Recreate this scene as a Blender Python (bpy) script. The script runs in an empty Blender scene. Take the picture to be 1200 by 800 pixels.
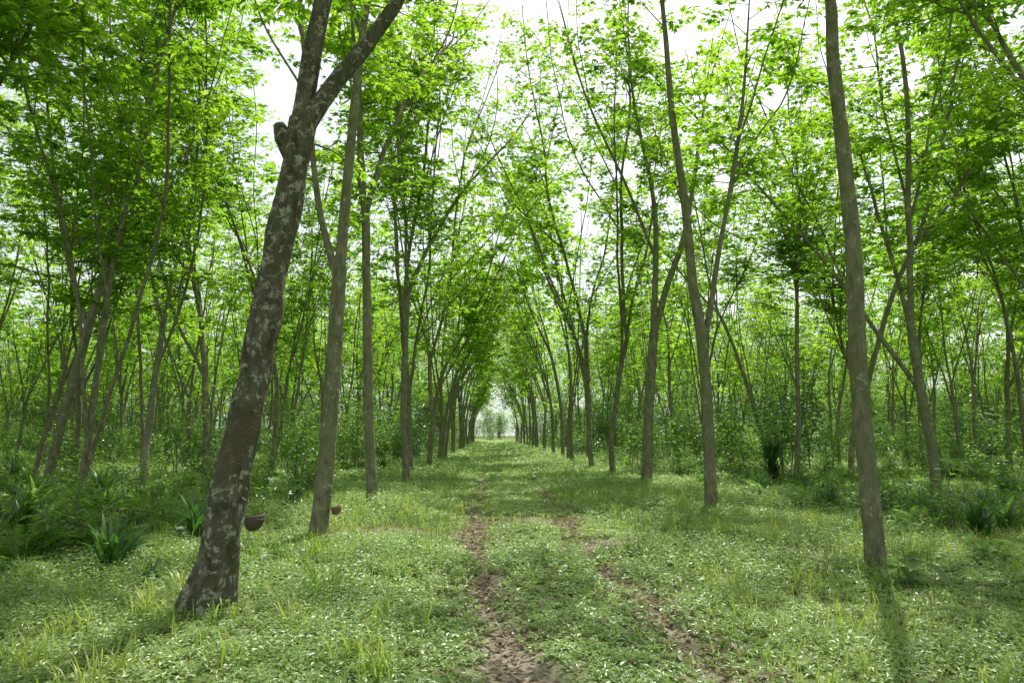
import bpy, math, random
import numpy as np
from mathutils import Vector

random.seed(7)
R = np.random.default_rng(11)
scene = bpy.context.scene

# ------------------------------------------------------------------ helpers
def nrm(a):
    return a / np.maximum(np.linalg.norm(a, axis=-1, keepdims=True), 1e-9)

class MB:
    """quad mesh accumulator"""
    def __init__(s):
        s.V=[]; s.Q=[]; s.M=[]; s.S=[]; s.A=[]; s.n=0
    def add(s, v, q, mat=0, smooth=False, rnd=None):
        v=np.asarray(v,float).reshape(-1,3); q=np.asarray(q,int).reshape(-1,4)
        s.V.append(v); s.Q.append(q+s.n); s.n+=len(v)
        s.M.append(np.full(len(q),mat)); s.S.append(np.full(len(q),smooth))
        s.A.append(np.zeros(len(v)) if rnd is None else np.broadcast_to(rnd,(len(v),)).astype(float))
    def build(s, name, mats):
        V=np.concatenate(s.V); Q=np.concatenate(s.Q); M=np.concatenate(s.M); S=np.concatenate(s.S); A=np.concatenate(s.A)
        me=bpy.data.meshes.new(name)
        me.vertices.add(len(V)); me.vertices.foreach_set("co",V.astype(np.float32).ravel())
        me.loops.add(len(Q)*4); me.loops.foreach_set("vertex_index",Q.astype(np.int32).ravel())
        me.polygons.add(len(Q)); me.polygons.foreach_set("loop_start",(np.arange(len(Q))*4).astype(np.int32))
        for m in mats: me.materials.append(m)
        me.update(calc_edges=True)
        me.polygons.foreach_set("material_index",M.astype(np.int32))
        me.polygons.foreach_set("use_smooth",S.astype(bool))
        at=me.attributes.new("rnd",'FLOAT','POINT'); at.data.foreach_set("value",A.astype(np.float32))
        me.update()
        return me

def obj(name, me, loc=(0,0,0), rz=0, sc=1.0, coll=None):
    o=bpy.data.objects.new(name,me); o.location=loc; o.rotation_euler=(0,0,rz)
    o.scale=(sc,sc,sc) if np.isscalar(sc) else sc
    (coll or scene.collection).objects.link(o); return o

def instancer(name, part, items):
    c=bpy.data.collections.new(name+"_collection")
    for me,loc,rz,sc in items: obj(part,me,loc,rz,sc,c)
    e=bpy.data.objects.new(name,None); e.instance_type='COLLECTION'; e.instance_collection=c
    scene.collection.objects.link(e); return e

def tube(mb, pts, rad, sides=8, mat=0, rough=0.0, rnd=0.0, rng=R, fn=None):
    pts=np.asarray(pts,float); k=len(pts); rad=np.asarray(rad,float)
    T=nrm(np.gradient(pts,axis=0))
    ref=np.array([1.,0,0]) if abs(T[0][0])<.8 else np.array([0,1.,0])
    u=nrm(np.cross(T[0],ref)); 
    ang=np.linspace(0,2*np.pi,sides,endpoint=False)
    V=np.zeros((k,sides,3))
    for i in range(k):
        u=nrm(u-T[i]*np.dot(u,T[i])); w=np.cross(T[i],u)
        r=rad[i]*(1+(rng.normal(0,rough,sides) if rough>0 else 0))
        r=np.broadcast_to(r,(sides,))
        V[i]=pts[i]+np.outer(np.cos(ang)*r,u)+np.outer(np.sin(ang)*r,w)
    i=np.arange(k-1)[:,None]; j=np.arange(sides)[None,:]; j2=(j+1)%sides
    q=np.stack([i*sides+j,i*sides+j2,(i+1)*sides+j2,(i+1)*sides+j],-1).reshape(-1,4)
    mb.add(V.reshape(-1,3),q,mat,True,rnd)

def smooth_path(pts, rad, step=0.3):
    P=np.asarray(pts,float); r=np.asarray(rad,float)
    P4=np.vstack([2*P[0]-P[1],P,2*P[-1]-P[-2]])
    out=[];ro=[]
    for i in range(len(P)-1):
        a,b,c,d=P4[i],P4[i+1],P4[i+2],P4[i+3]
        n=max(1,int(round(np.linalg.norm(c-b)/step)))
        for t in np.arange(n)/n:
            out.append(.5*((2*b)+(-a+c)*t+(2*a-5*b+4*c-d)*t*t+(-a+3*b-3*c+d)*t**3))
            ro.append(r[i]*(1-t)+r[i+1]*t)
    out.append(P[-1]);ro.append(r[-1])
    return np.array(out),np.array(ro)

def leaves(mb, P, D, N, L, W, mat=1, rnd=None, fold=0.12, wide=.42):
    n=len(P); D=nrm(D); S=nrm(np.cross(D,N)); N2=np.cross(S,D)
    L=np.broadcast_to(L,(n,))[:,None]; W=np.broadcast_to(W,(n,))[:,None]
    V=np.stack([P, P+D*L*wide+S*W*.5+N2*W*fold, P+D*L-N2*L*.10, P+D*L*wide-S*W*.5+N2*W*fold],1)
    q=np.arange(n*4).reshape(n,4)
    rr=np.repeat(R.random(n) if rnd is None else rnd,4)
    mb.add(V.reshape(-1,3),q,mat,False,rr)

def leaves6(mb, P, D, N, L, W, mat=1, rnd=None, fold=0.2, droop=.15):
    n=len(P); D=nrm(D); S=nrm(np.cross(D,N)); N2=np.cross(S,D)
    L=np.broadcast_to(L,(n,))[:,None]; W=np.broadcast_to(W,(n,))[:,None]
    c=lambda t: P+D*L*t-N2*L*droop*t*t*1.5
    e=lambda t,s,w: c(t)+S*W*.5*w*s+N2*W*fold*w
    V=np.stack([c(0.),c(.35),c(.7),c(1.), e(.22,1,.8),e(.6,1,.9), e(.22,-1,.8),e(.6,-1,.9)],1)
    b=(np.arange(n)*8)[:,None,None]
    q=np.array([[0,4,5,1],[1,5,3,2],[0,1,7,6],[1,2,3,7]])[None]
    q=(q+b).reshape(-1,4)
    rr=np.repeat(R.random(n) if rnd is None else rnd,8)
    mb.add(V.reshape(-1,3),q,mat,False,rr)

def blades(mb, P, az, L, W, lean, mat=0, rnd=None, segs=3):
    n=len(P); L=np.broadcast_to(L,(n,)); W=np.broadcast_to(W,(n,)); lean=np.broadcast_to(lean,(n,))
    h=np.stack([np.cos(az),np.sin(az),np.zeros(n)],1); s=np.stack([-np.sin(az),np.cos(az),np.zeros(n)],1)
    rows=[]
    prof=list(np.interp(np.linspace(0,1,segs+1),[0,.35,.75,1],[.65,1,.7,.05]))
    c=P.copy(); 
    for i in range(segs+1):
        t=i/segs
        rows.append(c-s*(W*prof[i]*.5)[:,None]); rows.append(c+s*(W*prof[i]*.5)[:,None])
        a=lean*(.25+1.5*t)
        st=(L/segs)[:,None]
        c=c+h*np.sin(a)[:,None]*st+np.array([0,0,1.])*np.cos(a)[:,None]*st
    V=np.stack(rows,1); m=2*(segs+1)
    q=np.array([[2*i,2*i+1,2*i+3,2*i+2] for i in range(segs)])[None]+(np.arange(n)*m)[:,None,None]
    rr=np.repeat(R.random(n) if rnd is None else rnd,m)
    mb.add(V.reshape(-1,3),q.reshape(-1,4),mat,True,rr)

_ph=[(R.uniform(0,6.28),R.uniform(0,6.28),R.uniform(0,6.28)) for _ in range(10)]
def nz(x,y,f=1.0,k=0):
    s=0;a=0
    for i in range(5):
        p=_ph[(i+k)%10]; ff=f*(1.0+.63*i); w=1/(1+.5*i)
        s=s+w*np.sin(ff*(x*math.cos(p[0])+y*math.sin(p[0]))+p[1]+1.3*np.sin(ff*.7*(x*math.cos(p[2])+y*math.sin(p[2]))+p[0])); a+=w
    return s/a*1.6

def xL(y): return np.interp(y,[0,4.9,9.5,14.6,22,45],[.35,.15,-.19,-.33,-.25,-.05])
def xR(y): return np.interp(y,[0,3,4.9,9.5,14.6,45],[2.5,1.95,1.56,1.33,1.48,1.5])
def track(x,y):
    wob=.10*np.sin(y*1.7)+.05*np.sin(y*4.1+1)
    fade=np.interp(y,[0,9,14,25,60,120],[1,.85,.65,.5,.4,.3])
    wl=.15+.10*nz(x*0,y,1.3,2); wr=.09+.07*nz(x*0,y,1.1,4)
    a=np.exp(-((x-xL(y)-wob*.5)/np.maximum(wl,.05))**2)
    b=np.exp(-((x-xR(y)+wob*.5)/np.maximum(wr,.04))**2)*np.interp(y,[0,10,16],[.95,.85,.6])
    return np.clip(np.maximum(a,b)*fade*1.15*(1+.6*nz(x,y,3.1,6)),0,1)
def bare(x,y):
    return np.clip((nz(x,y,.8,3)-.7)*2.0,0,1)*np.exp(-((x-.3)/4.0)**2)
def gh(x,y):
    und=.05*nz(x,y,.35,1)+.02*nz(x,y,1.6,5)
    hump=.06*np.exp(-((x-.6)/.45)**2)
    return und*np.clip(np.hypot(x-.6,y)/6,0,1)-.05*track(x,y)+hump*.6+.05*np.clip((np.abs(x-.7)-1.5)/2,0,1)
def g1(x,y): return float(gh(np.array(float(x)),np.array(float(y))))

# ------------------------------------------------------------------ materials
def newmat(name):
    m=bpy.data.materials.new(name); m.use_nodes=True; nt=m.node_tree; nt.nodes.clear(); return m,nt,nt.nodes,nt.links
def ramp(N,stops,interp='LINEAR'):
    r=N.new('ShaderNodeValToRGB'); r.color_ramp.interpolation=interp
    e=r.color_ramp.elements
    while len(e)<len(stops): e.new(.5)
    for i,(p,c) in enumerate(stops):
        e[i].position=p; e[i].color=(*c,1)
    return r

def leaf_mat(name, cols, tcols, trans=.5, rough=.5, gloss=.05, nscale=.25):
    """cheap two-sided leaf: diffuse + translucent + a little waxy gloss"""
    m,nt,N,Lk=newmat(name)
    at=N.new('ShaderNodeAttribute'); at.attribute_name='rnd'
    geo=N.new('ShaderNodeNewGeometry')
    no=N.new('ShaderNodeTexNoise'); no.inputs['Scale'].default_value=nscale; no.inputs['Detail'].default_value=1
    Lk.new(geo.outputs['Position'],no.inputs['Vector'])
    a=N.new('ShaderNodeMath'); a.operation='MULTIPLY_ADD'; a.inputs[1].default_value=.6
    Lk.new(at.outputs['Fac'],a.inputs[0])
    b=N.new('ShaderNodeMath'); b.operation='MULTIPLY_ADD'; b.inputs[1].default_value=1.3; b.inputs[2].default_value=-.45
    Lk.new(no.outputs['Fac'],b.inputs[0]); Lk.new(b.outputs[0],a.inputs[2])
    n=len(cols); st=[(i/(n-1),c) for i,c in enumerate(cols)]; tt=[(i/(n-1),c) for i,c in enumerate(tcols)]
    r1=ramp(N,st); r2=ramp(N,tt)
    Lk.new(a.outputs[0],r1.inputs[0]); Lk.new(a.outputs[0],r2.inputs[0])
    p=N.new('ShaderNodeBsdfDiffuse'); Lk.new(r1.outputs[0],p.inputs['Color'])
    t=N.new('ShaderNodeBsdfTranslucent'); Lk.new(r2.outputs[0],t.inputs['Color'])
    mx=N.new('ShaderNodeMixShader'); mx.inputs[0].default_value=trans
    Lk.new(p.outputs[0],mx.inputs[1]); Lk.new(t.outputs[0],mx.inputs[2])
    g=N.new('ShaderNodeBsdfGlossy'); g.inputs['Roughness'].default_value=rough; g.inputs['Color'].default_value=(.9,.95,.9,1)
    m2=N.new('ShaderNodeMixShader'); m2.inputs[0].default_value=gloss
    Lk.new(mx.outputs[0],m2.inputs[1]); Lk.new(g.outputs[0],m2.inputs[2])
    o=N.new('ShaderNodeOutputMaterial'); Lk.new(m2.outputs[0],o.inputs[0]); return m

mat_leaf=leaf_mat("rubber_leaf",[(.035,.09,.010),(.07,.155,.016),(.13,.23,.03)],[(.17,.40,.015),(.38,.68,.03),(.66,.92,.07)],.62,.45,.04)
mat_herb=leaf_mat("ground_herb",[(.12,.19,.06),(.20,.295,.095),(.31,.40,.16)],[(.32,.52,.11),(.48,.70,.17),(.64,.82,.26)],.42,.4,.06,.5)
mat_grass=leaf_mat("grass_blade",[(.13,.19,.034),(.22,.29,.052),(.33,.37,.10)],[(.36,.55,.06),(.53,.71,.09),(.68,.75,.17)],.42,.45,.05,.5)
mat_dark=leaf_mat("dark_leaf",[(.025,.065,.015),(.04,.10,.02),(.07,.14,.03)],[(.07,.22,.03),(.12,.31,.04),(.19,.40,.06)],.35,.3,.07,.5)
mat_shrub=leaf_mat("shrub_leaf",[(.05,.11,.02),(.09,.175,.03),(.15,.25,.05)],[(.16,.38,.03),(.29,.54,.05),(.45,.68,.10)],.5,.42,.05,.4)
mat_glint=leaf_mat("white_glint",[(.6,.6,.55),(.7,.7,.65),(.8,.8,.76)],[(.6,.6,.5),(.7,.7,.6),(.8,.8,.7)],.4,.5,.02,.5)  # near-white colour standing in for bright highlights on small glossy leaves
mat_litter=leaf_mat("dead_leaf",[(.14,.10,.065),(.29,.23,.16),(.48,.43,.34)],[(.15,.09,.04),(.25,.17,.08),(.35,.27,.15)],.2,.7,.03,2)

def bark_mat(name, dark, mid, green, lich, lth, scar=False, lsc=7):
    m,nt,N,Lk=newmat(name)
    tc=N.new('ShaderNodeTexCoord'); mp=N.new('ShaderNodeMapping'); mp.inputs['Scale'].default_value=(1,1,.45)
    Lk.new(tc.outputs['Object'],mp.inputs[0])
    n1=N.new('ShaderNodeTexNoise'); n1.inputs['Scale'].default_value=9; n1.inputs['Detail'].default_value=8; n1.inputs['Roughness'].default_value=.65
    Lk.new(mp.outputs[0],n1.inputs['Vector'])
    n2=N.new('ShaderNodeTexNoise'); n2.inputs['Scale'].default_value=1.6; n2.inputs['Detail'].default_value=3
    Lk.new(tc.outputs['Object'],n2.inputs['Vector'])
    n3=N.new('ShaderNodeTexNoise'); n3.inputs['Scale'].default_value=lsc; n3.inputs['Detail'].default_value=8; n3.inputs['Roughness'].default_value=.75; n3.inputs['Distortion'].default_value=.3
    Lk.new(tc.outputs['Object'],n3.inputs['Vector'])
    r1=ramp(N,[(.3,dark),(.62,mid)]); Lk.new(n1.outputs['Fac'],r1.inputs[0])
    g=ramp(N,[(.42,(0,0,0)),(.62,(1,1,1))]); Lk.new(n2.outputs['Fac'],g.inputs[0])
    m1=N.new('ShaderNodeMixRGB'); m1.inputs[2].default_value=(*green,1)
    gm=N.new('ShaderNodeMath'); gm.operation='MULTIPLY'; gm.inputs[1].default_value=.6; Lk.new(g.outputs[0],gm.inputs[0])
    Lk.new(gm.outputs[0],m1.inputs[0]); Lk.new(r1.outputs[0],m1.inputs[1])
    l=ramp(N,[(lth,(0,0,0)),(lth+.07,(1,1,1))]); Lk.new(n3.outputs['Fac'],l.inputs[0])
    lm=N.new('ShaderNodeMath'); lm.operation='MULTIPLY'; lm.inputs[1].default_value=.8; Lk.new(l.outputs[0],lm.inputs[0])
    m2=N.new('ShaderNodeMixRGB'); m2.inputs[2].default_value=(*lich,1)
    Lk.new(lm.outputs[0],m2.inputs[0]); Lk.new(m1.outputs[0],m2.inputs[1])
    col=m2.outputs[0]
    wv=N.new('ShaderNodeTexVoronoi'); wv.feature='DISTANCE_TO_EDGE'; wv.inputs['Scale'].default_value=22
    mp2=N.new('ShaderNodeMapping'); mp2.inputs['Scale'].default_value=(1,1,.22); Lk.new(tc.outputs['Object'],mp2.inputs[0]); Lk.new(mp2.outputs[0],wv.inputs['Vector'])
    hsum=N.new('ShaderNodeMath'); hsum.operation='ADD'; Lk.new(n1.outputs['Fac'],hsum.inputs[0])
    cl=N.new('ShaderNodeMath'); cl.operation='MINIMUM'; cl.inputs[1].default_value=.25; Lk.new(wv.outputs['Distance'],cl.inputs[0])
    Lk.new(cl.outputs[0],hsum.inputs[1])
    height=hsum.outputs[0]
    if scar:
        at=N.new('ShaderNodeAttribute'); at.attribute_name='rnd'
        w=N.new('ShaderNodeTexWave'); w.bands_direction='Z'; w.inputs['Scale'].default_value=14; w.inputs['Distortion'].default_value=3.5; w.inputs['Detail'].default_value=4; w.inputs['Detail Scale'].default_value=2.
        mp3=N.new('ShaderNodeMapping'); mp3.inputs['Rotation'].default_value=(0,math.radians(28),0); Lk.new(tc.outputs['Object'],mp3.inputs[0]); Lk.new(mp3.outputs[0],w.inputs['Vector'])
        rs=ramp(N,[(.0,(.13,.10,.075)),(1,(.21,.165,.125))]); Lk.new(w.outputs['Fac'],rs.inputs[0])
        m3=N.new('ShaderNodeMixRGB'); Lk.new(at.outputs['Fac'],m3.inputs[0]); Lk.new(col,m3.inputs[1]); Lk.new(rs.outputs[0],m3.inputs[2]); col=m3.outputs[0]
        mh=N.new('ShaderNodeMixRGB'); Lk.new(at.outputs['Fac'],mh.inputs[0]); Lk.new(height,mh.inputs[1]); 
        wm=N.new('ShaderNodeMath'); wm.operation='MULTIPLY'; wm.inputs[1].default_value=.4; Lk.new(w.outputs['Fac'],wm.inputs[0]); Lk.new(wm.outputs[0],mh.inputs[2]); height=mh.outputs[0]
    bp=N.new('ShaderNodeBump'); bp.inputs['Strength'].default_value=1.; bp.inputs['Distance'].default_value=.03
    Lk.new(height,bp.inputs['Height'])
    p=N.new('ShaderNodeBsdfDiffuse')
    Lk.new(col,p.inputs['Color']); Lk.new(bp.outputs[0],p.inputs['Normal'])
    o=N.new('ShaderNodeOutputMaterial'); Lk.new(p.outputs[0],o.inputs[0]); return m
mat_bark=bark_mat("rubber_bark",(.11,.105,.068),(.30,.285,.20),(.19,.21,.10),(.50,.51,.41),.57)
mat_bark_old=bark_mat("old_bark",(.045,.04,.03),(.19,.17,.13),(.10,.11,.06),(.50,.50,.43),.525,True,11)

def simple(name,col,rough=.7):
    m,nt,N,Lk=newmat(name)
    n=N.new('ShaderNodeTexNoise'); n.inputs['Scale'].default_value=30; n.inputs['Detail'].default_value=6
    r=ramp(N,[(.3,tuple(c*.55 for c in col)),(.7,tuple(min(1,c*1.35) for c in col))]); Lk.new(n.outputs['Fac'],r.inputs[0])
    b=N.new('ShaderNodeBump'); b.inputs['Strength'].default_value=.5; b.inputs['Distance'].default_value=.005; Lk.new(n.outputs['Fac'],b.inputs['Height'])
    p=N.new('ShaderNodeBsdfPrincipled'); p.inputs['Roughness'].default_value=rough
    Lk.new(r.outputs[0],p.inputs['Base Color']); Lk.new(b.outputs[0],p.inputs['Normal'])
    o=N.new('ShaderNodeOutputMaterial'); Lk.new(p.outputs[0],o.inputs[0]); return m
mat_cup=simple("coconut_shell",(.09,.066,.052)); mat_cup2=simple("clay_cup",(.22,.12,.075)); mat_wire=simple("wire",(.12,.11,.1),.4)

def ground_mat():
    m,nt,N,Lk=newmat("forest_floor")
    geo=N.new('ShaderNodeNewGeometry'); at=N.new('ShaderNodeAttribute'); at.attribute_name='rnd'
    n1=N.new('ShaderNodeTexNoise'); n1.inputs['Scale'].default_value=2.2; n1.inputs['Detail'].default_value=4; n1.inputs['Roughness'].default_value=.65
    n2=N.new('ShaderNodeTexNoise'); n2.inputs['Scale'].default_value=28; n2.inputs['Detail'].default_value=5; n2.inputs['Roughness'].default_value=.7
    for k in (n1,n2): Lk.new(geo.outputs['Position'],k.inputs['Vector'])
    gr=ramp(N,[(.35,(.08,.115,.035)),(.65,(.15,.21,.07))]); Lk.new(n1.outputs['Fac'],gr.inputs[0])
    so=ramp(N,[(.25,(.15,.13,.098)),(.6,(.33,.295,.23)),(.8,(.52,.48,.40))]); Lk.new(n2.outputs['Fac'],so.inputs[0])
    ad=N.new('ShaderNodeMath'); ad.operation='MULTIPLY_ADD'; ad.inputs[1].default_value=.8; ad.inputs[2].default_value=-.4; Lk.new(n2.outputs['Fac'],ad.inputs[0])
    a2=N.new('ShaderNodeMath'); a2.operation='ADD'; a2.use_clamp=True; Lk.new(at.outputs['Fac'],a2.inputs[0]); Lk.new(ad.outputs[0],a2.inputs[1])
    mx=N.new('ShaderNodeMixRGB'); Lk.new(a2.outputs[0],mx.inputs[0]); Lk.new(gr.outputs[0],mx.inputs[1]); Lk.new(so.outputs[0],mx.inputs[2])
    b=N.new('ShaderNodeBump'); b.inputs['Strength'].default_value=.7; b.inputs['Distance'].default_value=.03; Lk.new(n2.outputs['Fac'],b.inputs['Height'])
    p=N.new('ShaderNodeBsdfDiffuse')
    Lk.new(mx.outputs[0],p.inputs['Color']); Lk.new(b.outputs[0],p.inputs['Normal'])
    o=N.new('ShaderNodeOutputMaterial'); Lk.new(p.outputs[0],o.inputs[0]); return m
mat_ground=ground_mat()

# ------------------------------------------------------------------ ground sheet
gx=np.concatenate([-np.geomspace(900,12,26),np.arange(-11.5,-3,.4),np.arange(-3,4.2,.07),np.arange(4.4,12.5,.4),np.geomspace(13,900,26)])
gy=np.concatenate([-np.geomspace(300,3,12),np.arange(-2,2.5,.4),np.arange(2.6,20,.1),np.arange(20,60,.5),np.geomspace(61,1500,34)])
X,Y=np.meshgrid(gx,gy); Z=gh(X,Y)
nx,ny=len(gx),len(gy)
i=np.arange(ny-1)[:,None]; j=np.arange(nx-1)[None,:]
q=np.stack([i*nx+j,i*nx+j+1,(i+1)*nx+j+1,(i+1)*nx+j],-1).reshape(-1,4)
mb=MB(); mb.add(np.stack([X,Y,Z],-1).reshape(-1,3),q,0,True,np.clip(track(X,Y)*1.1+bare(X,Y)*.8+.12,0,1).ravel())
obj("ground",mb.build("ground",[mat_ground]))

# ------------------------------------------------------------------ trees
def foliage(mb, limbs, rng, zmin=4.6, spacing=.40, lod=0, rmax=.075):
    P=[];D=[];Nn=[];Ls=[]
    lsz=1.0 if lod==0 else 1.75
    spacing*=.72; cp=rng.uniform(0,6.28,3)
    for pts,rad in limbs:
        seg=np.linalg.norm(np.diff(pts,axis=0),axis=1); s=np.concatenate([[0],np.cumsum(seg)])
        tot=s[-1]; t=rng.uniform(0,spacing)
        while t<tot:
            c=np.array([np.interp(t,s,pts[:,k]) for k in range(3)]); r=np.interp(t,s,rad)
            t+=spacing*rng.uniform(.4,1.6)
            low=c[2]<zmin+rng.uniform(-.8,1.6)
            if (low and (c[2]<3.2 or rng.random()>.13)) or r>rmax: continue
            if math.sin(1.5*c[0]+cp[0])+math.sin(1.4*c[1]+cp[1])+math.sin(1.9*c[2]+cp[2])+rng.normal(0,.35)<-.4: continue
            az=rng.uniform(0,2*np.pi); d=np.array([math.cos(az),math.sin(az),rng.uniform(-.2,.8)]); d/=np.linalg.norm(d)
            ln=rng.uniform(.6,2.1)
            k=4; tp=[c]; dd=d.copy()
            for _ in range(k-1):
                dd=dd+rng.normal(0,.18,3)+np.array([0,0,-.03]); dd/=np.linalg.norm(dd); tp.append(tp[-1]+dd*ln/(k-1))
            tp=np.array(tp)
            if lod==0: tube(mb,tp,np.linspace(min(.02,r*.6),.005,k),3,0,0,0,rng)
            nw=rng.integers(6,12) if lod==0 else 4
            for w in range(nw):
                f=1-.8*(w/nw)*rng.uniform(.7,1)
                base=np.array([np.interp(f*(k-1),np.arange(k),tp[:,m]) for m in range(3)])
                for _ in range(3 if lod==0 else 2):
                    a=rng.uniform(0,2*np.pi); pd=np.array([math.cos(a),math.sin(a),rng.uniform(-.35,.5)])
                    tip=base+pd*rng.uniform(.08,.24)
                    ld=pd+np.array([0,0,rng.uniform(-.7,0)])
                    sd=np.array([-pd[1],pd[0],0])
                    L=rng.uniform(.12,.225)*lsz
                    for sgn in (-1,0,1):
                        P.append(tip); D.append(ld+sd*sgn*.95+rng.normal(0,.1,3)); Nn.append([rng.normal(0,.3),rng.normal(0,.3),1]); Ls.append(L*(1 if sgn==0 else .88))
    P=np.array(P);D=np.array(D);Nn=np.array(Nn);Ls=np.array(Ls)
    leaves(mb,P,D,Nn,Ls,Ls*.43,1,rng.random(len(P)))

def grow(rng, start, d, length, r0, r1, wander=.05, up=.03, step=.5):
    n=max(3,int(length/step)); pts=[np.array(start,float)]; d=np.array(d,float); d/=np.linalg.norm(d)
    bias=rng.normal(0,wander*.35,3)
    for i in range(n):
        d=d+rng.normal(0,wander,3)*np.array([1,1,.4])+bias*.5+np.array([0,0,up]); d/=np.linalg.norm(d)
        pts.append(pts[-1]+d*length/n)
    return np.array(pts), r0+(r1-r0)*np.linspace(0,1,n+1)**.85

def add_limbs(mb,limbs,rng,lod=0):
    for pts,rad in limbs:
        if lod==0:
            p,r=smooth_path(pts,rad,.3 if rad[0]>.05 else .6)
            sd=10 if rad[0]>.09 else (6 if rad[0]>.04 else 5)
        else:
            p,r=pts[::2],rad[::2]; 
            if (len(pts)-1)%2: p=np.vstack([p,pts[-1:]]); r=np.append(r,rad[-1])
            sd=6 if rad[0]>.09 else 4
        if len(p)<2: continue
        tube(mb,p,r,sd,0,.03 if lod==0 else 0,0,rng)

def tilt(rng,d,ang,az):
    d=d/np.linalg.norm(d); u=nrm(np.cross(d,[0.3,1,.1])); w=np.cross(d,u)
    return d*math.cos(ang)+(u*math.cos(az)+w*math.sin(az))*math.sin(ang)

def sublimbs(limb,rng,n=2,lo=.12,hi=.75,lf=.5):
    pts,rad=limb; out=[]
    for _ in range(n):
        k=int(len(pts)*rng.uniform(lo,hi)); k=min(max(k,1),len(pts)-2)
        d=pts[k+1]-pts[k]; L=np.linalg.norm(pts[-1]-pts[k])*rng.uniform(lf,1.0)+.8
        out.append(grow(rng,pts[k],tilt(rng,d,math.radians(rng.uniform(12,34)),rng.uniform(0,6.28)),L,rad[k]*.6,.012,.06,.04))
    return out

def gen_tree(seed, H=None, hf=None, r=None, nf=None, zmin=5.0, lod=0, spacing=None, lean=0, leaf=None):
    rng=np.random.default_rng(seed)
    H=H or rng.uniform(15,19); hf=hf or rng.uniform(2.6,6.2); r=r or rng.uniform(.085,.13); nf=nf or rng.choice([2,3,3,4])
    mb=MB()
    d=np.array([rng.normal(.01*lean,.045),rng.normal(0,.045),1.])
    tp,tr=grow(rng,(0,0,-.1),d,hf+.1,r,r*.8,.045,.0,.6)
    tr=tr.copy(); tr[0]*=1.35
    tp2=np.vstack([tp[0],tp[0]+(tp[1]-tp[0])*.45,tp[1:]]); tr2=np.concatenate([[tr[0]],[r*1.03],tr[1:]])
    limbs=[(tp2,tr2)]; dir=nrm(tp[-1]-tp[-2]); az0=rng.uniform(0,6.28); mains=[]
    for f in range(nf):
        a=az0+f*2*np.pi/nf+rng.normal(0,.3)
        ang=math.radians(rng.uniform(4,11) if f==0 else rng.uniform(10,22))
        L=(H-hf)*(1. if f==0 else rng.uniform(.75,.95))
        dd=tilt(rng,dir,ang,a)
        if lean and f==0: dd=dir+np.array([rng.uniform(.15,.28),rng.normal(0,.14),0])
        if lean and f==1: dd=dir+np.array([rng.uniform(-.12,.08),rng.normal(0,.2),0])
        k=max(0,len(tp)-1-(f if f>1 else 0))
        mains.append(grow(rng,tp[k]-dir*.05*f,dd,L,r*(.68 if f==0 else .52),.018,.045,.02 if not lean else .01))
    subs=[]
    for m in mains: subs+=sublimbs(m,rng,rng.integers(2,5) if nf>2 else rng.integers(3,6))
    limbs+=mains+subs
    add_limbs(mb,limbs,rng,lod)
    foliage(mb,mains+subs,rng,zmin=zmin,lod=lod,spacing=spacing or (.42 if lod==0 else .54))
    return mb.build("rubber_tree_mesh",[mat_bark,leaf or mat_leaf])

hi=[gen_tree(100+i) for i in range(8)]+[gen_tree(300+i,H=16,hf=6.5+i*.5,r=.08,nf=2) for i in range(3)]
lo=[gen_tree(500+i,lod=1) for i in range(8)]+[gen_tree(600+i,H=16,hf=6.,r=.085,nf=2,lod=1) for i in range(2)]
leanh=[gen_tree(800+i,H=20,hf=[3.5,5,6.5,4.3,5.6][i],r=.12,nf=3,lean=1,spacing=.38) for i in range(5)]
leanl=[gen_tree(820+i,H=18,hf=[4,5.5,6.5,3.6][i],r=.12,nf=[2,3,2,3][i],lean=1,lod=1) for i in range(4)]
bushy=[gen_tree(700+i,H=11,hf=1.2,r=.09,nf=3,lod=1,zmin=.6,spacing=.45,leaf=mat_shrub) for i in range(4)]

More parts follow.
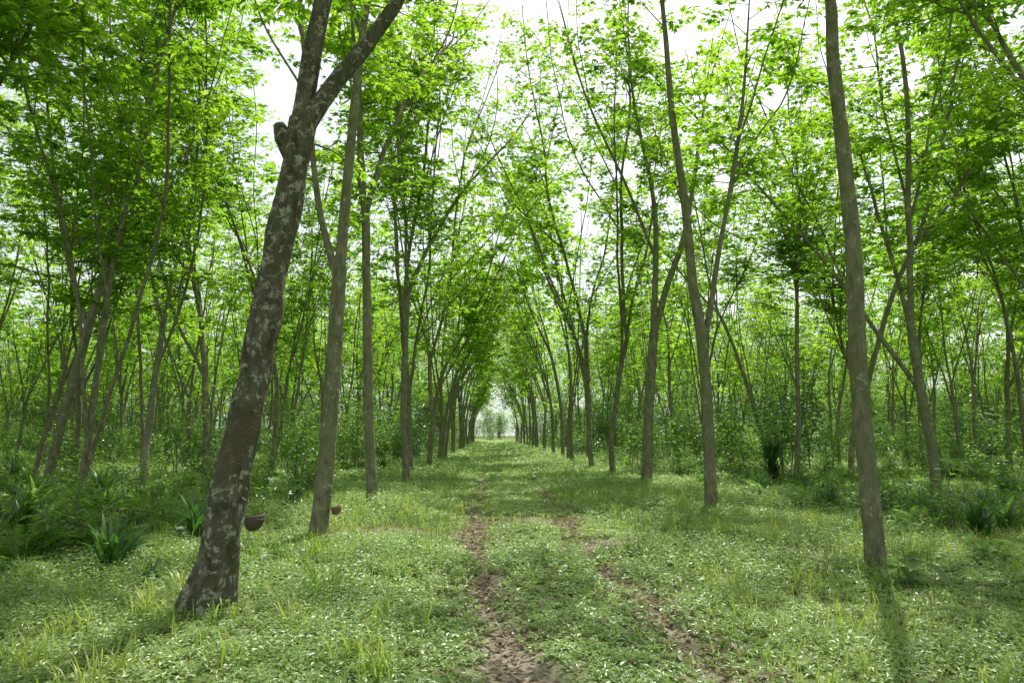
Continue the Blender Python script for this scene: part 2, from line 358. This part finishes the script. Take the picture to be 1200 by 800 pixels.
RS=.82
def hero(limbs_spec, seed, mat, scar=None, base=(0,0), zmin=4.8, nsub=3, rs=RS):
    rng=np.random.default_rng(seed); mb=MB(); b=np.array([base[0],base[1],0.])
    limbs=[]
    for pts,rad in limbs_spec:
        p,r=smooth_path(np.array(pts,float)-b,np.array(rad)*rs,.55); limbs.append((p,r))
    mains=limbs[1:] if len(limbs)>1 else limbs
    subs=[]
    if len(limbs)==1: subs=sublimbs(limbs[0],rng,nsub+4,.45,.85)
    else:
        for m in mains:
            if len(m[0])>6: subs+=sublimbs(m,rng,nsub,.25,.8)
    step=.07 if scar else .2
    for pts,rad in limbs:
        p,r=smooth_path(pts,rad,step)
        n0=mb.n
        tube(mb,p,r*(1+.03*np.sin(p[:,2]*7+seed)),28 if scar else 12,0,.02,0,rng)
        if scar and n0==0:
            V=mb.V[-1]; cx=np.interp(V[:,2],p[:,2],p[:,0]); cy=np.interp(V[:,2],p[:,2],p[:,1])
            dx=V[:,0]-cx; dy=V[:,1]-cy; a=np.arctan2(dx,-dy)
            zc=np.clip(np.minimum(V[:,2]-(1.0+.28*(a+.6)),(1.85-V[:,2]))/.06,0,1)
            ac=np.clip(np.minimum(a+.55,1.35-a)/.18,0,1); mk=zc*ac
            V[:,0]=cx+dx*(1-.13*mk); V[:,1]=cy+dy*(1-.13*mk)
            A=np.arctan2(dy,dx); fl=np.clip(.5-V[:,2],0,1)*.5*(.5+.5*np.sin(A*4+1))
            lump=.06*np.sin(V[:,2]*5.3+A*2)+.045*np.sin(V[:,2]*11+A*3+2)
            V[:,0]+=dx*(fl+lump*(1-mk)); V[:,1]+=dy*(fl+lump*(1-mk)); mb.A[-1]=mk*.85
    for pts,rad in subs:
        p,r=smooth_path(pts,rad,.3); tube(mb,p,r,6,0,.03,0,rng)
    foliage(mb,mains+subs,rng,zmin=zmin,spacing=.38)
    me=mb.build("rubber_tree_mesh",[mat,mat_leaf])
    return obj("rubber_tree",me,(base[0],base[1],0))

hero([
 ([(-2.60,6.6,-.15),(-2.56,6.6,.15),(-2.50,6.6,.57),(-2.40,6.6,1.36),(-2.27,6.6,2.09),(-2.14,6.6,3.1),(-1.99,6.6,4.07),(-1.90,6.6,4.75)],[.27,.225,.20,.18,.165,.155,.15,.145]),
 ([(-1.93,6.6,4.6),(-1.84,6.6,5.5),(-1.76,6.62,6.1),(-1.65,6.8,8.5),(-1.3,7.2,11.5),(-1.2,7.5,15)],[.12,.105,.098,.075,.045,.015]),
 ([(-1.92,6.58,4.62),(-1.58,6.58,5.17),(-1.28,6.6,5.6),(-1.0,6.65,6.1),(-.45,6.9,7.8),(.0,7.3,10),(.3,7.6,13)],[.115,.095,.085,.078,.055,.035,.012]),
 ([(-1.97,6.6,4.35),(-2.08,6.56,4.55),(-2.13,6.55,4.68)],[.12,.10,.06]),
],1,mat_bark_old,scar=True,base=(-2.6,6.6),zmin=6.6,rs=.9)
hero([
 ([(-2.68,11,-.15),(-2.66,11,.15),(-2.58,11,1.2),(-2.52,11,2.7),(-2.48,11,4.3)],[.24,.19,.165,.155,.145]),
 ([(-2.48,11,4.2),(-2.39,11,6.0),(-2.3,11.1,7.85),(-2.2,11.2,9.2),(-1.9,11.4,12),(-1.5,11.6,15.5)],[.115,.10,.085,.07,.05,.015]),
 ([(-2.5,11,4.1),(-2.79,10.95,5.1),(-2.94,10.9,6.0),(-3.05,10.85,7.1),(-3.4,10.7,10),(-3.7,10.5,13)],[.085,.065,.058,.05,.035,.012]),
],2,mat_bark,base=(-2.66,11),zmin=5.5)
hero([
 ([(4.5,8.1,-.15),(4.5,8.1,.15),(4.48,8.1,1.1),(4.45,8.1,2.4),(4.49,8.1,3.76),(4.45,8.1,5.2),(4.40,8.1,6.44),(4.42,8.1,7.15),(4.2,8.3,10),(3.9,8.6,14.5)],[.19,.155,.14,.135,.125,.115,.105,.09,.06,.015]),
],3,mat_bark,base=(4.5,8.1),zmin=5.8,rs=.76)
hero([
 ([(4.54,14.2,-.15),(4.53,14.2,.15),(4.54,14.2,1.77),(4.47,14.2,3.6),(4.29,14.2,5.0)],[.2,.16,.14,.145,.13]),
 ([(4.31,14.2,4.9),(4.22,14.2,6.5),(4.0,14.2,8.67),(3.86,14.2,11.3),(3.5,14.2,15.5)],[.125,.11,.09,.06,.015]),
 ([(4.5,14.2,3.5),(4.72,14.3,4.3),(4.95,14.4,5.4),(5.46,14.6,7.5),(5.83,14.7,9.5),(6.3,15,13)],[.09,.075,.068,.058,.045,.012]),
],4,mat_bark,base=(4.54,14.2))
hero([
 ([(5.1,22.5,-.15),(5.1,22.5,.2),(5.23,22.5,2.4),(5.47,22.5,5.0)],[.28,.23,.20,.19]),
 ([(5.47,22.5,4.9),(6.0,22.5,6.7),(6.65,22.5,8.5),(7.3,22.5,12),(7.9,22.5,15.7)],[.14,.13,.11,.07,.015]),
 ([(5.45,22.5,4.8),(5.6,22.4,9.1),(5.0,22.3,12.8),(4.5,22.2,17)],[.14,.10,.06,.015]),
 ([(5.55,22.4,7.6),(4.6,22.2,10),(3.2,22,13.2),(2.2,21.8,17)],[.07,.06,.045,.012]),
],5,mat_bark,base=(5.1,22.5),zmin=5.5)
hero([
 ([(-12.6,20,-.15),(-12.5,20,.2),(-12.1,20,2.6),(-11.6,20,5.2)],[.2,.16,.15,.14]),
 ([(-11.6,20,5.1),(-11.2,20,7.5),(-10.6,20,11),(-10.2,20,16)],[.12,.10,.07,.015]),
 ([(-11.7,20,4.6),(-12.6,20,7.2),(-13.4,20,11),(-14,20,15)],[.09,.075,.05,.012]),
],6,mat_bark,base=(-12.5,20),zmin=4.6)

rt=np.random.default_rng(5)
near=[]; far=[]
def put(x,y,ln=0):
    rz=rt.uniform(0,6.28); sc=rt.uniform(.88,1.12)
    nr=(3<y<40 and abs(x-.9)<24)
    h=(y<34 and y>-2)
    if ln: v=(leanh if h else leanl)[int(rt.integers(0,5 if h else 4))]; rz=(0 if ln>0 else math.pi)+rt.normal(0,.45)
    else: v=hi[int(rt.integers(0,len(hi)))] if h else lo[int(rt.integers(0,len(lo)))]
    (near if nr else far).append((v,(x,y,g1(x,y)-.02),rz,sc))
for y in [16,22.5]: put(-2.7,y,1)
for y in np.arange(26.6,128,4.1): put(-2.95+rt.normal(0,.15),y+rt.normal(0,.4),1)
put(4.8,27.,-1)
for y in np.arange(31.2,128,4.1): put(4.85+rt.normal(0,.15),y+rt.normal(0,.4),-1)
for y in [1.9,-2.8,-7.5]: put(-2.8,y,1); put(4.7,y+1,-1)
xs=[-9.3-6.4*k for k in range(0,10)]+[11.3+6.4*k for k in range(0,10)]
for x0 in xs:
    ys=-6.+rt.uniform(0,4)
    while ys<128:
        x=x0+rt.normal(0,.4); y=ys+rt.normal(0,.4); ys+=4.1
        if abs(x)>.85*y+12 or rt.random()<.07: continue
        if math.hypot(x+12.5,y-20)<2: continue
        put(x,y)
for it in near: obj("rubber_tree",it[0],it[1],it[2],it[3])
instancer("distant_rubber_trees","rubber_tree_far",far)
print("trees",len(near),len(far))

# ------------------------------------------------------------------ ground cover (one mesh, finer near the path)
def herbs(mb, x, y, z, rng, size, hmax, nl=8, hmin=.01):
    n=len(x); h=rng.uniform(.4,1,n)*hmax
    az0=rng.uniform(0,6.28,n); lx=rng.normal(0,.25,n); ly=rng.normal(0,.25,n)
    P=[];D=[];Nn=[];L=[];rr=[]; base=rng.random(n)
    for k in range(nl):
        f=(k+1)/nl*rng.uniform(.85,1,n)
        zz=hmin+h*f
        az=az0+k*2.4+rng.normal(0,.3,n); el=rng.uniform(-.25,.6,n)
        off=rng.uniform(0,.02,n)*size
        P.append(np.stack([x+lx*zz+np.cos(az)*off,y+ly*zz+np.sin(az)*off,z+zz],1)); D.append(np.stack([np.cos(az),np.sin(az),el],1))
        Nn.append(np.stack([rng.normal(0,.35,n),rng.normal(0,.35,n),np.ones(n)],1)); L.append(rng.uniform(.025,.06,n)*size*(1.15-.4*f)); rr.append(np.clip(base*.6+.4*rng.random(n),0,1))
    P=np.concatenate(P);L=np.concatenate(L)
    leaves(mb,P,np.concatenate(D),np.concatenate(Nn),L,L*rng.uniform(.4,.6,len(L)),0,np.concatenate(rr))

mb=MB(); mf=MB(); rng=np.random.default_rng(9)
bands=[(2.4,7,300,1.0,8,3),(7,13,190,1.25,8,3),(13,24,80,1.9,7,2),(24,46,26,3.2,6,2),(46,90,6,5.5,6,1),(90,190,1.1,10,5,1)]
for y0,y1,den,size,nl,segs in bands:
    wmax=.82*y1+2.5
    n=int((y1-y0)*2*wmax*den)
    def sample(n):
        x=rng.uniform(-wmax,wmax,n); y=rng.uniform(y0,y1,n); k=np.abs(x-.03*y)<.80*y+2.2; return x[k],y[k]
    x,y=sample(n)
    t=track(x,y)*1.25+bare(x,y)*.8+.35*(nz(x,y,2.3,7)>.45)*(y<20)+.25*np.clip(-nz(x,y,.9,2),0,1)
    k=rng.random(len(x))>t; x=x[k];y=y[k]
    on_path=np.exp(-((x-.65)/1.5)**4)
    hm=(.15+.13*nz(x,y,.7,8)+.07*nz(x,y,2.2,3))*(1-.55*on_path)*size**.45
    hm=np.clip(hm,.03,.6)
    herbs(mb,x,y,gh(x,y),rng,size,hm,nl)
    if y0<24:
        k=rng.random(len(x))<.04*np.clip(.5+nz(x,y,.9,5),.05,1.6); fx,fy,fh=x[k],y[k],hm[k]; m=len(fx)  # whitish flecks on the herb tops, painted highlights rather than blossoms
        for a0 in (0,2.1,4.2):
            aa=a0+rng.uniform(0,.6,m)
            P=np.stack([fx,fy,gh(fx,fy)+fh*rng.uniform(.85,1.1,m)+.01],1); Lf=np.full(m,.010*size)*rng.uniform(.7,1.3,m)
            leaves(mf,P,np.stack([np.cos(aa),np.sin(aa),np.full(m,.25)],1),np.tile([0,0,1.],(m,1)),Lf,Lf*.8,0,rng.random(m))
    x,y=sample(int(n*.6))
    dens=.3+.5*(nz(x,y,.55,6)>0)+.25*nz(x,y,2.5,1)+.2*(x<0)
    t=track(x,y)*1.1
    k=(rng.random(len(x))<dens)&(rng.random(len(x))>t); x=x[k];y=y[k]; m=len(x)
    op=np.exp(-((x-.65)/1.5)**4)
    L=rng.uniform(.07,.29,m)*(1-.45*op)*(1+.5*np.clip(nz(x,y,1.1,4),-.5,1))*size**.4
    blades(mb,np.stack([x,y,gh(x,y)],1),rng.uniform(0,6.28,m),L,.006*size*rng.uniform(.7,1.5,m),rng.uniform(.25,1.1,m),1,rng.random(m),segs)
nt_=330; tx=rng.uniform(-9,10,nt_); ty=3.2+rng.random(nt_)**1.2*16
kk=(np.abs(tx-.65)>1.2)&(np.abs(tx)<.8*ty+1); tx=tx[kk];ty=ty[kk]
x=np.repeat(tx,22)+rng.normal(0,.07,len(tx)*22); y=np.repeat(ty,22)+rng.normal(0,.07,len(tx)*22); m=len(x)
blades(mb,np.stack([x,y,gh(x,y)],1),rng.uniform(0,6.28,m),rng.uniform(.16,.40,m),.011*rng.uniform(.6,1.5,m),rng.uniform(.3,1.2,m),1,rng.random(m),3)
obj("ground_cover",mb.build("ground_cover",[mat_herb,mat_grass]))
obj("small_white_glints",mf.build("small_white_glints",[mat_glint]))

# fallen leaves
mb=MB(); n=6000; x=rng.uniform(-6,7,n); y=3+rng.random(n)**1.3*20
x2=rng.uniform(3,22,3400); xa=xL(x2)+rng.normal(0,.2,3400); xb=xR(x2)+rng.normal(0,.2,3400)
x=np.concatenate([x,xa,xb]); y=np.concatenate([y,x2,x2]); n=len(x); az=rng.uniform(0,6.28,n)
P=np.stack([x,y,gh(x,y)+rng.uniform(.006,.05,n)],1); L=rng.uniform(.04,.11,n)
leaves(mb,P,np.stack([np.cos(az),np.sin(az),rng.normal(0,.2,n)],1),np.stack([rng.normal(0,.35,n),rng.normal(0,.35,n),np.ones(n)],1),L,L*.42,0,rng.random(n),.25)
obj("fallen_leaves",mb.build("fallen_leaves",[mat_litter]))

# ------------------------------------------------------------------ undergrowth plants
def strap_plant(seed,n=26,L=.6,W=.045,mat=mat_dark,tall=0.,lean=(.3,1.1)):
    rng=np.random.default_rng(seed); mb=MB()
    base=np.zeros((n,3)); base[:,:2]=rng.normal(0,.05,(n,2)); base[:,2]=rng.uniform(0,1,n)*tall
    if tall>0: tube(mb,[(0,0,-.05),(.02,0,tall*.5),(0,.02,tall)],[.025,.02,.012],6,0)
    blades(mb,base,rng.uniform(0,6.28,n),rng.uniform(.6,1,n)*L,W*rng.uniform(.7,1.2,n),rng.uniform(*lean,n),1,rng.random(n),6)
    return mb.build("strap_leaf_mesh",[mat_bark,mat])
def shrub(seed,stems=7,H=.9,leafL=.11,mat=mat_shrub,spread=.3,per=16,wr=.42,simple_leaf=True):
    rng=np.random.default_rng(seed); mb=MB(); P=[];D=[];Nn=[];Ls=[]
    for s in range(stems):
        h=H*rng.uniform(.55,1); az=rng.uniform(0,6.28)
        pts,rad=grow(rng,(rng.normal(0,.08*H),rng.normal(0,.08*H),-.03),(math.cos(az)*spread*rng.random()*1.6,math.sin(az)*spread*rng.random()*1.6,1),h,.012*max(1,H*.6),.003,.12,.02,h/6)
        tube(mb,pts,rad,4,0)
        for k in range(per):
            f=rng.uniform(.15,1)**.8; b=np.array([np.interp(f*(len(pts)-1),np.arange(len(pts)),pts[:,m]) for m in range(3)])
            a=rng.uniform(0,6.28); d=np.array([math.cos(a),math.sin(a),rng.uniform(-.3,.6)])
            o=d*rng.uniform(.02,.18)*H*.6
            P.append(b+o);D.append(d+[0,0,rng.uniform(-.5,.1)]);Nn.append([rng.normal(0,.3),rng.normal(0,.3),1]);Ls.append(leafL*rng.uniform(.6,1.25))
    Ls=np.array(Ls); (leaves if simple_leaf else leaves6)(mb,np.array(P),np.array(D),np.array(Nn),Ls,Ls*wr,1)
    return mb.build("shrub_mesh",[mat_bark,mat])
def fern(seed,n=12,L=.7,mat=mat_shrub):
    rng=np.random.default_rng(seed); mb=MB(); P=[];D=[];Nn=[];Ls=[]
    for k in range(n):
        az=k*2.4+rng.normal(0,.3); el=rng.uniform(.6,1.3); c=np.zeros(3); d=np.array([math.cos(az)*math.cos(el),math.sin(az)*math.cos(el),math.sin(el)]); fp=[c.copy()]; l=L*rng.uniform(.7,1.1)
        for s in range(9):
            d=nrm(d+np.array([0,0,-.17])); c=c+d*l/9; fp.append(c.copy()); sd=nrm(np.cross(d,[0,0,1]))
            if s>0:
                for g in (-1,1):
                    for m in range(2):
                        P.append(c-d*l/18*m); D.append(sd*g+d*.4+np.array([0,0,-.15])); Nn.append([0,0,1]); Ls.append(l*.26*math.sin(math.pi*(.15+.85*(1-s/9.5)))+.02)
        tube(mb,np.array(fp),np.linspace(.006,.002,len(fp)),3,1)
    Ls=np.array(Ls); leaves(mb,np.array(P),np.array(D),np.array(Nn),Ls,Ls*.28,1)
    return mb.build("fern_mesh",[mat_bark,mat])

sh=[shrub(1,8,.9,.13,per=22),shrub(2,9,.7,.11),shrub(3,8,1.3,.15,per=24),shrub(4,10,.55,.08),shrub(5,7,1.9,.18,mat_shrub,.25,34),
    strap_plant(6,30,.65,.045,mat_shrub),strap_plant(7,34,.85,.055,mat_dark),shrub(8,8,.8,.13,mat_dark),
    shrub(9,5,2.8,.2,mat_shrub,.2,70),shrub(10,4,4.0,.2,mat_dark,.16,110),fern(11,13,.8),fern(12,11,.6),shrub(13,8,1.6,.17,mat_dark,.3,30)]
it=[]
for k in range(2000):
    y=6+rt.random()**.75*118; side=rt.choice([-1,1]); mx=.8*y+3
    x=(-3.6-rt.random()*mx) if side<0 else (5.8+rt.random()*mx)
    if abs(x)>min(.8*y+5,72): continue
    d=abs(x-.9)
    if y<9 and (side>0 or rt.random()<.4): continue
    if d<5.2: v=int(rt.choice([1,3,5,11])); s=rt.uniform(.4,.7)
    elif y<22:
        if rt.random()<(.0 if side<0 else .2): continue
        v=int(rt.choice([0,1,2,3,5,6,7,10,11,10])) ; s=rt.uniform(.6,1.1)
    elif y<40: v=int(rt.choice([0,1,2,4,5,6,7,8,10,12],p=[.12,.08,.16,.17,.08,.06,.07,.10,.09,.07])); s=rt.uniform(.8,1.35)
    else: v=int(rt.choice([2,4,8,9,12],p=[.22,.26,.18,.10,.24])); s=rt.uniform(.8,1.5)
    it.append((sh[v],(x,y,g1(x,y)-.01),rt.uniform(0,6.28),s))
for k in range(150):
    y=rt.uniform(7.8,21); x=-rt.uniform(4.4,.8*y+1.5)
    it.append((sh[int(rt.choice([0,2,5,6,10,11,7]))],(x,y,g1(x,y)-.01),rt.uniform(0,6.28),rt.uniform(.55,1.1)))
for k in range(120):
    y=rt.uniform(11,26); x=rt.uniform(6.6,.8*y+1.5)
    it.append((sh[int(rt.choice([0,2,5,6,10,11,7]))],(x,y,g1(x,y)-.01),rt.uniform(0,6.28),rt.uniform(.5,1.)))
instancer("undergrowth","undergrowth_plant",it); print("undergrowth",len(it))

def place(name,me,x,y,rz=0,sc=1): return obj(name,me,(x,y,g1(x,y)-.01),rz,sc)
place("dracaena_plant",strap_plant(21,110,.9,.075,mat_dark,.9,(.4,1.6)),9.3,22.5,0,1.15)
place("dracaena_plant",strap_plant(22,55,.7,.06,mat_dark,.25,(.4,1.2)),7.3,10.2,1,1.0)
place("dracaena_plant",strap_plant(23,40,.6,.055,mat_dark,.2,(.4,1.2)),8.2,10.9,2,1.0)
place("dracaena_plant",strap_plant(28,40,.7,.055,mat_shrub,.3,(.3,1.1)),7.6,13.5,2,1.0)
place("strap_leaf_plant",strap_plant(24,40,.8,.05,mat_shrub,.2),-8.5,13.2,1,1.2)
place("strap_leaf_plant",strap_plant(25,36,.85,.05,mat_shrub,.2),-9.0,16.5,2,1.2)
place("strap_leaf_plant",strap_plant(29,36,.85,.05,mat_dark,.2),-6.9,10.6,2,1.0)
place("strap_leaf_plant",strap_plant(26,16,.32,.025,mat_shrub),-1.74,7.1,2,1.)
place("strap_leaf_plant",strap_plant(27,18,.38,.03,mat_dark),-3.6,7.6,2,1.)
place("strap_leaf_plant",strap_plant(51,14,.30,.02,mat_grass),-2.25,6.15,2,1.)
place("strap_leaf_plant",strap_plant(52,14,.34,.02,mat_grass),-2.95,6.3,1,1.)
place("fern",fern(41,14,.8),-7.4,11.6,0,1); place("fern",fern(42,12,.7),-5.6,12.5,1,1); place("fern",fern(43,12,.6),-5.9,9.2,1,1)
place("fern",fern(44,10,.45),6.2,8.6,1,1); place("fern",fern(45,10,.5),-2.9,9.0,1,.8)
place("bushy_sapling",shrub(30,10,5.4,.24,mat_dark,.16,170),12.6,28.5,0,1)
place("bushy_sapling",shrub(37,5,3.2,.17,mat_shrub,.16,60),6.7,31,0,1)
place("broad_leaf_plant",shrub(31,3,.5,.27,mat_herb,.5,5,.6,False),4.35,7.35,0,1)
place("seedling",shrub(32,2,.28,.14,mat_grass,.3,5,.35,False),-.86,8.2,0,1)
place("seedling",shrub(33,3,.4,.09,mat_shrub,.3,9,.4,False),.62,8.3,0,1)
place("seedling",shrub(34,3,.5,.1,mat_shrub,.3,9,.4,False),-1.1,9.6,0,1)
place("seedling",shrub(35,2,.6,.11,mat_shrub,.2,10,.4,False),2.9,10.5,0,1)
place("leafy_shrub",shrub(36,9,.8,.14,mat_dark,.5,14,.4,False),-4.1,14.6,0,1)

# ------------------------------------------------------------------ latex cups
def cup(name,loc,r,mat,trunk):
    e=bpy.data.objects.new(name,None); e.location=loc; scene.collection.objects.link(e)
    mb=MB(); prof=[(.05,-1.45),(.5,-1.38),(.82,-1.1),(.97,-.6),(1.0,-.05),(.92,.15),(.85,.15),(.88,-.15),(.7,-.7),(.4,-.95),(.02,-1.0)]
    n=24; a=np.linspace(0,2*np.pi,n,endpoint=False)
    V=np.array([[(p*r*math.cos(t)*(1+.03*math.sin(3*t)),p*r*math.sin(t),z*r+.05*r*math.sin(2*t)+p*r*.2*math.cos(t)) for t in a] for p,z in prof])
    k=len(prof); i=np.arange(k-1)[:,None]; j=np.arange(n)[None]; j2=(j+1)%n
    mb.add(V.reshape(-1,3),np.stack([i*n+j,i*n+j2,(i+1)*n+j2,(i+1)*n+j],-1).reshape(-1,4),0,True)
    o=obj("cup_bowl",mb.build("cup_bowl",[mat])); o.parent=e
    mb=MB(); t=np.linspace(0,2*np.pi,25); tube(mb,np.stack([np.cos(t)*r*1.03,np.sin(t)*r*1.03,0*t-.02],1),np.full(25,.003),5)
    d=np.array(trunk)-np.array(loc); dl=nrm(d)
    tube(mb,[dl*r,d*.7+[0,0,.03],d],[.004]*3,5)
    o=obj("wire_holder",mb.build("wire_holder",[mat_wire])); o.parent=e
    mb=MB(); tube(mb,[d*1.0+[0,0,.17],d*.7+[0,0,.155],d*.45+[0,0,.13]],[.012,.012,.008],6)
    o=obj("spout",mb.build("spout",[mat_wire])); o.parent=e
cup("latex_cup",(-2.16,6.5,.86),.088,mat_cup,(-2.37,6.55,.88))
cup("latex_cup",(-2.38,10.9,.50),.08,mat_cup2,(-2.52,10.95,.52))

# ------------------------------------------------------------------ far end: palms and tree line
def palm(seed,H=9):
    rng=np.random.default_rng(seed); mb=MB()
    pts,rad=grow(rng,(0,0,-.1),(rng.normal(0,.08),0,1),H,.2,.14,.02,.01,1.); tube(mb,pts,rad,8,0)
    P=[];D=[];Nn=[];Ls=[]
    for k in range(22):
        az=k*2.4; el=rng.uniform(-.1,1.1); c=pts[-1].copy(); d=np.array([math.cos(az)*math.cos(el),math.sin(az)*math.cos(el),math.sin(el)]); fp=[c]
        for s in range(8):
            d=d+[0,0,-.16]; d=d/np.linalg.norm(d); c=c+d*.5; fp.append(c)
            sd=nrm(np.cross(d,[0,0,1]))
            for g in (-1,1):
                for m in range(3):
                    P.append(c-d*.16*m); D.append(sd*g+d*.5+np.array([0,0,-.45])); Nn.append([0,0,1]); Ls.append(.85*(1-.06*s))
        tube(mb,np.array(fp),np.linspace(.03,.008,len(fp)),4,1)
    Ls=np.array(Ls); leaves(mb,np.array(P),np.array(D),np.array(Nn),Ls,Ls*.11,1)
    return mb.build("palm_mesh",[mat_bark,mat_shrub])
pm=[palm(1,8),palm(2,6)]
for x,y,v in [(-5.5,158,0),(-9,165,1),(8.5,158,0),(10,168,1),(-12,162,0)]:
    obj("palm_tree",pm[v],(x,y,0),x,1)
it=[]
for k in range(190):
    side=rt.choice([-1,1]); x=side*rt.uniform(7,110); y=rt.uniform(122,142)
    it.append((bushy[int(rt.integers(0,4))],(x,y,-.3),rt.uniform(0,6.28),rt.uniform(.7,1.3)))
for k in range(50):
    it.append((bushy[int(rt.integers(0,4))],(rt.uniform(-25,35),rt.uniform(215,240),-.3),rt.uniform(0,6.28),rt.uniform(.6,1.0)))
for k in range(170):
    y=rt.uniform(50,122); x=rt.choice([-1,1])*rt.uniform(9,min(.8*y+5,70))
    it.append((bushy[int(rt.integers(0,4))],(x,y,-.2),rt.uniform(0,6.28),rt.uniform(.3,.65)))
for s in (-1,1):
    for k in range(110):
        y=rt.uniform(40,132); it.append((bushy[int(rt.integers(0,4))],(s*(min(.86*y+12,70)+rt.uniform(0,12)),y,-.3),rt.uniform(0,6.28),rt.uniform(.7,1.3)))
instancer("background_tree_line","tree_line_tree",it)

# ------------------------------------------------------------------ light
el=math.radians(62); az=math.radians(26)
S=Vector((math.sin(az)*math.cos(el),math.cos(az)*math.cos(el),math.sin(el)))
sl=bpy.data.lights.new("sun",'SUN'); sl.energy=5; sl.angle=math.radians(.5); sl.color=(1,.965,.88)
so=bpy.data.objects.new("sun",sl); so.rotation_euler=(-S).to_track_quat('-Z','Y').to_euler(); so.location=(0,0,40); scene.collection.objects.link(so)
w=bpy.data.worlds.new("World"); scene.world=w; w.use_nodes=True; nt=w.node_tree; nt.nodes.clear()
sky=nt.nodes.new('ShaderNodeTexSky'); sky.sky_type='NISHITA'; sky.sun_disc=False; sky.sun_elevation=el; sky.sun_rotation=az; sky.dust_density=3; sky.air_density=1.0; sky.altitude=0
hs=nt.nodes.new('ShaderNodeHueSaturation'); hs.inputs['Saturation'].default_value=.35; hs.inputs['Value'].default_value=1.45
tc=nt.nodes.new('ShaderNodeTexCoord'); sp=nt.nodes.new('ShaderNodeSeparateXYZ'); nt.links.new(tc.outputs['Generated'],sp.inputs[0])
mr=nt.nodes.new('ShaderNodeMapRange'); mr.inputs['From Min'].default_value=0; mr.inputs['From Max'].default_value=.35; mr.inputs['To Min'].default_value=.9; mr.inputs['To Max'].default_value=0
nt.links.new(sp.outputs['Z'],mr.inputs['Value'])
mx=nt.nodes.new('ShaderNodeMixRGB'); mx.inputs[2].default_value=(6.0,6.8,5.6,1)
nt.links.new(mr.outputs[0],mx.inputs[0]); 
bg=nt.nodes.new('ShaderNodeBackground'); bg.inputs['Strength'].default_value=.15
wo=nt.nodes.new('ShaderNodeOutputWorld')
nt.links.new(sky.outputs[0],hs.inputs['Color']); nt.links.new(hs.outputs[0],mx.inputs[1]); nt.links.new(mx.outputs[0],bg.inputs['Color']); nt.links.new(bg.outputs[0],wo.inputs[0])
try: w.cycles.sampling_method='NONE'
except Exception as e: print(e)

# ------------------------------------------------------------------ camera
cd=bpy.data.cameras.new("camera"); cam=bpy.data.objects.new("camera",cd); scene.collection.objects.link(cam)
cd.sensor_width=36; cd.lens=24; cd.clip_end=3000; cd.clip_start=.05
cam.location=(0,0,1.6); cam.rotation_euler=(math.radians(90+7.8),0,-math.radians(1.8))
scene.camera=cam
scene.view_settings.view_transform='Standard'; scene.view_settings.look='None'; scene.view_settings.exposure=0
